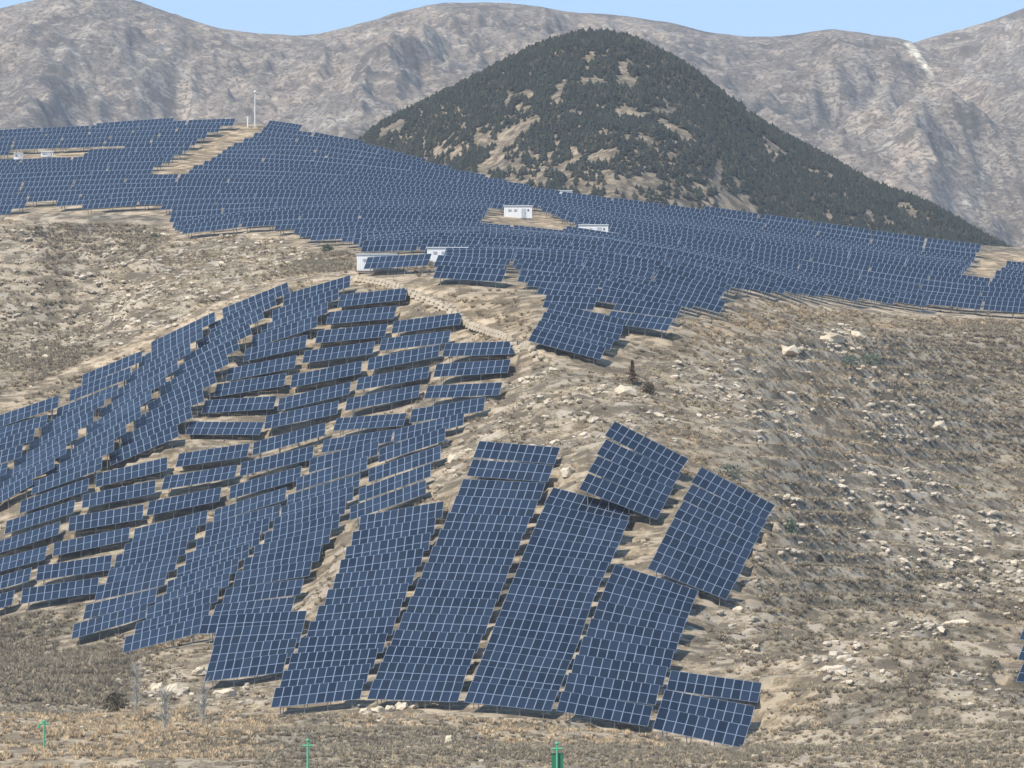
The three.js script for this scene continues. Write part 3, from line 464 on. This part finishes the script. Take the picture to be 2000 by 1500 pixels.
{
  const R = rng(301), rocks = [], tufts = [], shrubs = [], Q = new THREE.Quaternion(), eu = new THREE.Euler();
  for (let k = 0; k < 520000; k++) {
    const D = 585 + R() * 715, u = -80 + R() * 2160, x = (u - 1000) * D / F, z = -D, a = R(), b = R(), c = R(), e = R();
    if (R() > D / 1300) continue;
    if (isGraded(x, z)) { if (a > .03) continue; }
    const G = groundAt(x, z); if (G.v < 395 || G.v > 1560) continue;
    if (inPoly(FIELD, G.u, G.v) && G.v < 600) continue;
    let pd = 1e9; for (const P of PALE) pd = Math.min(pd, pathDist(P, G.u, G.v)); const path = pd < 9;
    if (margin.has(cellOf(x, z)) && e > .3) continue;
    const tz = terrace(G.u, G.v), sk = tz > .3 ? step(x, z) : 1; if (tz > .3 && sk > .28 && R() < .62) continue;
    const clump = fbm(x * .18, z * .45, 3, 401), p = new THREE.Vector3(x, G.y, z), rot = b * 6.28;
    const rockP = G.m.rock * smooth(.47, .6, clump) * .42 * (tz > .3 ? (sk < .26 ? 2.6 : .3) : 1) + .005;
    if (a < rockP) { const s = (.2 + c * c * c * c * .8) * (G.m.rock > .3 ? 1 : .8), w = .75 + e * .5; eu.set((c - .5) * .5, rot, (e - .5) * .5); rocks.push({ p: p.setY(G.y + .05), q: new THREE.Quaternion().setFromEuler(eu), s: new THREE.Vector3(s * (1 + e * .7), s * (.6 + c * .5), s), c: [.50 * w, .43 * w, .335 * w] }); continue; }
    if (path && a > .04) continue;
    const g2 = fbm(x * .08, z * .3, 3, 411), want = .16 + G.m.scrub * .6 + smooth(.5, .65, g2) * .35;
    if (c > want) continue;
    Q.setFromAxisAngle(up, rot); const w = .7 + e * .7;
    if (e < .35 + G.m.scrub * .3) { const s = (.35 + R() * .55) * (G.v > 1380 ? .8 : G.v > 1180 && G.u < 260 ? .9 + clump * .8 : 1); shrubs.push({ p, q: Q.clone(), s: new THREE.Vector3(s, s * .8, s), c: G.m.scrub > .4 ? [.345 * w, .29 * w, .21 * w] : [.37 * w, .295 * w, .20 * w] }); }
    else { const s = (.35 + R() * .45) * (G.v > 1380 ? (G.m.tan > .4 ? 1.35 : .8) : 1); tufts.push({ p, q: Q.clone(), s: new THREE.Vector3(s, s * .8, s), c: G.m.tan > .4 ? [.53 * w, .405 * w, .255 * w] : [.52 * w, .42 * w, .28 * w] }); }
  }
  console.log('rocks', rocks.length, 'tufts', tufts.length, 'shrubs', shrubs.length);
  scatter('limestone_rocks', 'pale limestone rocks strewn over the dry hillside between the solar blocks', 'rocks', [1, 2, 3, 4].map(s => rockGeometry(s, .75)), std(0xffffff, .95), rocks);
  scatter('dry_grass', 'dry straw-coloured grass tufts over the open hillside', 'grass', [1, 2, 3].map(s => tuftGeometry(s, 22, .7, .5)), std(0xffffff, .95, { side: THREE.DoubleSide }), tufts);
  scatter('dry_scrub', 'low grey-brown leafless scrub over the terraces and hollows', 'scrub', [4, 5, 6].map(s => tuftGeometry(s, 34, .9, .8)), std(0xffffff, .95, { side: THREE.DoubleSide }), shrubs);
}

// ---------------------------------------------------------------- white cabins in the solar field
const white = std(lin(.82, .83, .84), .55), greyDoor = std(lin(.52, .54, .56), .5, { metalness: .3 }), darkVent = std(lin(.08, .085, .09), .7), concrete = std(lin(.46, .43, .38), .9);
function cabin(p, w, h, d, label, turn = 0) {
  const g = tag(new THREE.Group(), 'transformer_cabin', label, 'cabin', 'white transformer cabins'); g.position.set(p.x, p.y - .05, p.z); g.rotation.y = turn;
  part(g, 'base_frame', mergeGeometries([boxAt(w - .3, .35, .25, 0, .17, d / 2 - .3), boxAt(w - .3, .35, .25, 0, .17, -d / 2 + .3), boxAt(.25, .35, d - 1, -w / 2 + .4, .17, 0), boxAt(.25, .35, d - 1, w / 2 - .4, .17, 0)]), concrete);
  const ribs = [boxAt(w, h, d, 0, .35 + h / 2, 0)]; for (let x = -w / 2 + .2; x < w / 2; x += .32) ribs.push(boxAt(.12, h - .3, .05, x, .35 + h / 2, d / 2 + .02));
  part(g, 'body', mergeGeometries(ribs), white);
  const roof = part(g, 'roof', boxAt(w + .24, .14, d + .24, 0, .42 + h, 0), white); part(roof, 'gutter', boxAt(w + .3, .07, .08, 0, .38 + h, d / 2 + .17), greyDoor);
  const dx = w * .2, door = part(g, 'door', boxAt(.9, Math.min(2, h * .78), .06, dx, .45 + Math.min(2, h * .78) / 2, d / 2 + .085), greyDoor); part(door, 'handle', boxAt(.06, .22, .06, dx + .33, 1.4, d / 2 + .14), darkVent);
  for (const sx of [-.3, -.1]) part(g, 'vent', mergeGeometries([0, 1, 2, 3].map(k => boxAt(.7, .07, .05, sx * w, h * .72 + k * .13, d / 2 + .075))), greyDoor);
  part(g, 'vent_panel', boxAt(.3, .42, .05, w * .36, h * .8, d / 2 + .075), darkVent);
  return g;
}
[[2.65, 2.5, 'large white cabin on the bare earth pad in the middle of the far field'], [2.5, 2.4, 'long low white cabin among the tables right of the bare pad'], [2.2, 2.2, 'small white cabin on the crest in front of the forest hill'], [2.5, 2.5, 'white cabin behind the lowest left rows of the far field'], [2.75, 2.5, 'white cabin behind a single table at the head of the left slope'], [1.5, 1.4, 'small white box at the left photo edge of the far field'], [1.2, 1.4, 'small flat white box right of the leftmost white box']].forEach(([h, d, label], i) => { const [p, w] = CABINS[i]; if (p) cabin(p.clone().setY(base(p.x, p.z)), w, h, d, label); });

// ---------------------------------------------------------------- mast on the crest
{
  const p = cast(498, 250) ?? pixel(498, 250, 1650); p.y = base(p.x, p.z); const px = F / -p.z, H = (p.y - pixel(498, 181, -p.z).y) * -1;
  const g = tag(new THREE.Group(), 'lamp_mast', 'tall thin pale mast with a small head on the crest beside the bare lane', 'mast'); g.position.copy(p);
  const m = std(lin(.70, .70, .69), .6);
  part(g, 'pole', bar([0, -.3, 0], [0, H, 0], .22, .13, 10), m); part(g, 'foot', boxAt(1.2, .4, 1.2, 0, .1, 0), concrete);
  const head = new THREE.SphereGeometry(.4, 12, 8); head.scale(1, .8, 1); head.translate(0, H + .25, 0); part(g, 'head', head, white); part(g, 'bracket', boxAt(.8, .12, .12, .3, H - .9, 0), m);
  const q = cast(484, 248) ?? pixel(484, 248, 1640); q.y = base(q.x, q.z); const k = tag(new THREE.Group(), 'marker_post', 'short white post left of the tall mast on the crest', 'post'); k.position.copy(q);
  part(k, 'pole', bar([0, -.3, 0], [0, 2.6, 0], .18, .18, 8), white); part(k, 'cap', boxAt(.5, .2, .5, 0, 2.7, 0), white);
}

// ---------------------------------------------------------------- green posts in the foreground
{
  const green = std(lin(.10, .42, .24), .6), dark = std(lin(.02, .17, .085), .6);
  [[86, 1470, 1416, false, 'green post with a hooked arm at the bottom left of the photo'], [601, 1512, 1452, false, 'green post with a cross arm in the scrub under the first tall strip'], [1088, 1514, 1453, true, 'green post with a cross arm and a dark green box at the bottom centre']].forEach(([u, v, top, box, label], i) => {
    const p = cast(u, v) ?? pixel(u, v, 640); p.y = groundAt(p.x, p.z).y; const H = (v - top) * -p.z / F;
    const g = tag(new THREE.Group(), 'green_post', label, 'post', 'green posts in the foreground'); g.position.copy(p);
    part(g, 'pole', bar([0, -.4, 0], [0, H, 0], .13, .11, 10), green);
    const c = new THREE.SphereGeometry(.19, 10, 8); c.translate(0, H + .06, 0); part(g, 'cap', c, green);
    if (i === 0) part(g, 'arm', mergeGeometries([bar([0, H - .1, 0], [-.55, H - .28, 0], .12, .1, 8), bar([-.55, H - .28, 0], [-.62, H - .7, 0], .1, .09, 8), bar([0, H - .1, 0], [.5, H - .3, 0], .12, .09, 8)]), green);
    else part(g, 'arm', mergeGeometries([bar([-.55, H - .5, 0], [.55, H - .46, 0], .1, .1, 8), bar([-.46, H - .5, 0], [-.46, H - .72, 0], .06, .06, 6)]), green);
    if (box) part(g, 'cabinet', mergeGeometries([boxAt(1.2, H - 1.0, .7, .05, (H - 1.0) / 2, -.55), boxAt(1.3, .1, .8, .05, H - .96, -.55)]), dark);
  });
}

// ---------------------------------------------------------------- saplings, shrubs, wall, boulders
function atPixel(u, v) { const p = cast(u, v) ?? pixel(u, v, 700); p.y = groundAt(p.x, p.z).y; return p; }
{
  const bark = std(lin(.36, .35, .31), .9), twig = std(lin(.40, .385, .33), .9, { side: THREE.DoubleSide });
  [[264, 1416, 1306, 31, 'tallest bare pale sapling at the bottom left, in front of the white rocks'], [320, 1442, 1356, 32, 'bare forked sapling in the middle of the three at the bottom left'], [394, 1428, 1338, 33, 'bare sapling at the foot of the small bottom left block']].forEach(([u, v, t, seed, label]) => {
    const p = atPixel(u, v), H = (v - t) * -p.z / F, R = rng(seed), g = tag(new THREE.Group(), 'bare_sapling', label, 'sapling', 'bare saplings at the bottom left'); g.position.copy(p);
    part(g, 'trunk', mergeGeometries([bar([0, -.3, 0], [.08, H * .5, 0], .09, .06, 7), bar([.08, H * .5, 0], [0, H, .05], .06, .02, 6), bar([.02, H * .12, 0], [.75, H * .85, .1], .06, .02, 6), bar([.02, H * .2, 0], [-.6, H * .8, .1], .05, .02, 6)]), bark);
    const tw = []; for (let k = 0; k < 110; k++) { const y = H * (.12 + R() * .76), a = R() * 6.28, l = .5 + R() * 1.0; tw.push(bar([R() * .3, y, 0], [Math.cos(a) * l * .75 + .1, y + l, Math.sin(a) * l * .75], .034, .014, 4)); }
    part(g, 'branches', mergeGeometries(tw), twig);
  });
}
function bush(u, v, wpx, hpx, color, label, seed, name = 'shrub', cat = 'shrub', narrow = false) {
  const p = atPixel(u, v), k = -p.z / F, W = wpx * k, H = hpx * k, R = rng(seed), g = tag(new THREE.Group(), name, label, cat); g.position.copy(p);
  const st = []; for (let i = 0; i < 6; i++) { const a = R() * 6.28; st.push(bar([0, -.2, 0], [Math.cos(a) * W * .2, H * (.5 + R() * .3), Math.sin(a) * W * .2], .06, .02, 5)); }
  part(g, 'stem', mergeGeometries(st), std(lin(.16, .12, .08), .9));
  const P = []; for (let i = 0; i < 620; i++) { let y = R(), a = R() * 6.28, r = Math.sqrt(R()) * (narrow ? (1 - y) * .9 + .08 : Math.sqrt(1 - (2 * y - .9) ** 2 / 1.25)); const lump = .75 + .5 * fbm(Math.cos(a) * 2 + seed, y * 4 + Math.sin(a) * 2, 2, seed); const c = [Math.cos(a) * r * W / 2 * lump, (.06 + y * .94) * H, Math.sin(a) * r * W / 2 * lump], s = .1 + R() * .14; for (let q = 0; q < 3; q++) P.push(c[0] + (R() - .5) * s * 2.4, c[1] + (R() - .5) * s * 2.4, c[2] + (R() - .5) * s * 2.4); }
  const ge = new THREE.BufferGeometry(); ge.setAttribute('position', new THREE.Float32BufferAttribute(P, 3)); ge.setAttribute('uv', new THREE.Float32BufferAttribute(new Float32Array(P.length / 3 * 2), 2)); ge.computeVertexNormals();
  part(g, 'foliage', ge, std(lin(...color), .95, { side: THREE.DoubleSide }));
}
bush(1235, 753, 22, 48, [.12, .075, .045], 'narrow dark red-brown conifer standing alone on the rocky crest', 41, 'conifer', 'tree', true);
bush(226, 1402, 46, 40, [.085, .07, .035], 'dark olive bush left of the tallest bare sapling', 42);
bush(282, 1106, 26, 26, [.16, .13, .10], 'brown dry bush at the head of the fifth strip of panels', 43);
bush(1700, 722, 60, 26, [.13, .17, .125], 'grey-green bush right of the white outcrop on the right slope', 44);
bush(1660, 728, 40, 22, [.15, .19, .14], 'smaller grey-green bush under the white outcrop on the right slope', 45);
bush(1601, 1104, 14, 16, [.05, .04, .03], 'small black-brown bush alone on the bare right slope', 46);
bush(640, 488, 26, 16, [.12, .15, .10], 'small green bush at the left foot of the far field', 47);
bush(302, 470, 22, 14, [.11, .14, .095], 'small green bush in the hollow under the far field', 48);
bush(1545, 1050, 22, 34, [.15, .19, .14], 'thin grey-green bush right of the larger tilted block', 49);
bush(1268, 770, 26, 22, [.13, .10, .065], 'low brown bush right of the lone conifer', 50);
bush(1425, 930, 60, 24, [.17, .19, .15], 'pale green bush above the larger tilted block', 51);
{
  const mats = [[.56, .475, .35], [.50, .42, .31], [.62, .53, .40]].map(c => std(lin(...c), .95)), R = rng(61), geos = [rockGeometry(61, 1, .8), rockGeometry(62, .9, .8), rockGeometry(63, 1.1, .8)];
  const blockGeo = [0, 1, 2].map(k => { const g = new THREE.BoxGeometry(1, 1, 1, 2, 2, 2), p = g.attributes.position; for (let i = 0; i < p.count; i++) { tmp.fromBufferAttribute(p, i); const e = Math.max(Math.abs(tmp.x) + Math.abs(tmp.y), Math.abs(tmp.x) + Math.abs(tmp.z), Math.abs(tmp.y) + Math.abs(tmp.z)); tmp.multiplyScalar(e > .9 ? .92 : 1); tmp.x += (hash(Math.round(tmp.x * 9), Math.round(tmp.y * 9 + tmp.z * 31), k) - .5) * .12; p.setXYZ(i, tmp.x, tmp.y, tmp.z); } g.computeVertexNormals(); return g; });
  const wall = tag(new THREE.Group(), 'stone_wall', 'low stone retaining wall running down from the cabins along the right of the left slope', 'wall');
  const line = [[694, 548], [742, 556], [795, 576], [850, 598], [902, 626], [950, 652], [1003, 682], [1045, 702], [1082, 722]].map(q => cast(...q)), o = line[0]; wall.position.copy(o);
  for (let i = 0; i + 1 < line.length; i++) { const a = line[i], b = line[i + 1], L = a.distanceTo(b), n = Math.max(2, Math.round(L / 1.7)); for (let k = 0; k < n; k++) for (const c of [0, 1]) { const t = (k + .5 + c * .35) / n, x = mix(a.x, b.x, t), z = mix(a.z, b.z, t), m = part(wall, 'stone', blockGeo[Math.floor(R() * 3)], mats[Math.floor(R() * 3)]); m.position.set(x - o.x, base(x, z) - o.y + .25 + c * .55, z - o.z); m.rotation.y = Math.atan2(-(b.z - a.z), b.x - a.x) + (R() - .5) * .1; m.scale.set(L / n * 1.02, .6, .7 + R() * .15); } }
  const boulder = (u, v, w, h, label, group) => { const p = atPixel(u, v), k = -p.z / F, m = tag(new THREE.Mesh(geos[Math.floor(R() * 3)], mats[2]), 'boulder', label, 'boulder', group); m.position.set(p.x, p.y + h * k * .25, p.z); m.rotation.y = R() * 6; m.scale.set(w * k * 1.3, h * k * 1.6, w * k); m.castShadow = m.receiveShadow = true; };
  [[712, 1396, 18, 12], [738, 1392, 22, 13], [760, 1388, 18, 11], [783, 1385, 26, 14], [806, 1383, 22, 12], [828, 1379, 24, 13], [848, 1377, 15, 10]].forEach(([u, v, w, h], i) => boulder(u, v, w, h, ['leftmost', 'second from the left', 'third from the left', 'middle', 'third from the right', 'second from the right', 'rightmost'][i] + ' of the white boulders lined up under the tall strips', 'white boulders under the tall strips'));
  [[1222, 774, 34, 18, 'white boulder just below the lone conifer'], [876, 1452, 14, 14, 'white boulder alone in the scrub under the second tall strip'], [560, 1372, 20, 12, 'pale boulder at the lower left corner of the first tall strip'], [1442, 1192, 18, 12, 'white boulder below the right corner of the larger tilted block'], [1108, 934, 22, 16, 'pale boulder left of the smaller tilted block'], [866, 868, 18, 12, 'white boulder at the right end of the left slope beside the gully'], [885, 905, 26, 16, 'white boulder in the rocky gully left of the second tall strip'], [1540, 700, 40, 16, 'broad pale boulder at the left end of the white outcrop'], [1620, 672, 46, 18, 'broad white boulder in the middle of the white outcrop'], [1672, 668, 26, 16, 'white boulder at the right end of the white outcrop'], [1835, 850, 26, 18, 'pale boulder at the lower end of the rocky spur'], [1630, 1318, 60, 16, 'long pale ledge boulder right of the three-row block'], [1870, 1225, 44, 14, 'pale boulder on the lower terraces of the right slope'], [345, 1352, 40, 20, 'white boulder right of the tallest bare sapling'], [305, 1340, 28, 14, 'white boulder behind the tallest bare sapling'], [440, 1372, 36, 14, 'white boulder under the small bottom left block'], [390, 1320, 24, 14, 'white boulder left of the small bottom left block']].forEach(a => boulder(...a));
}
{ // hut far up the mountain
  let p = null; for (let D = 3900; D < 5300; D += 4) { const q = pixel(1972, 148, D); if (q.y < mountainY(q.x, q.z)) { p = q; break; } }
  if (p) { const g = tag(new THREE.Group(), 'mountain_hut', 'tiny white hut high on the right-hand mountain', 'hut'); g.position.set(p.x, p.y - 1, p.z); part(g, 'wall', boxAt(5, 4, 4, 0, 2, 0), white); const r = new THREE.CylinderGeometry(.3, 3.6, 1.6, 4); r.rotateY(Math.PI / 4); r.translate(0, 4.7, 0); part(g, 'roof', r, white); part(g, 'door', boxAt(1, 2.2, .1, .5, 1.6, 2.06), darkVent); }
}
renderer.render(scene, camera);
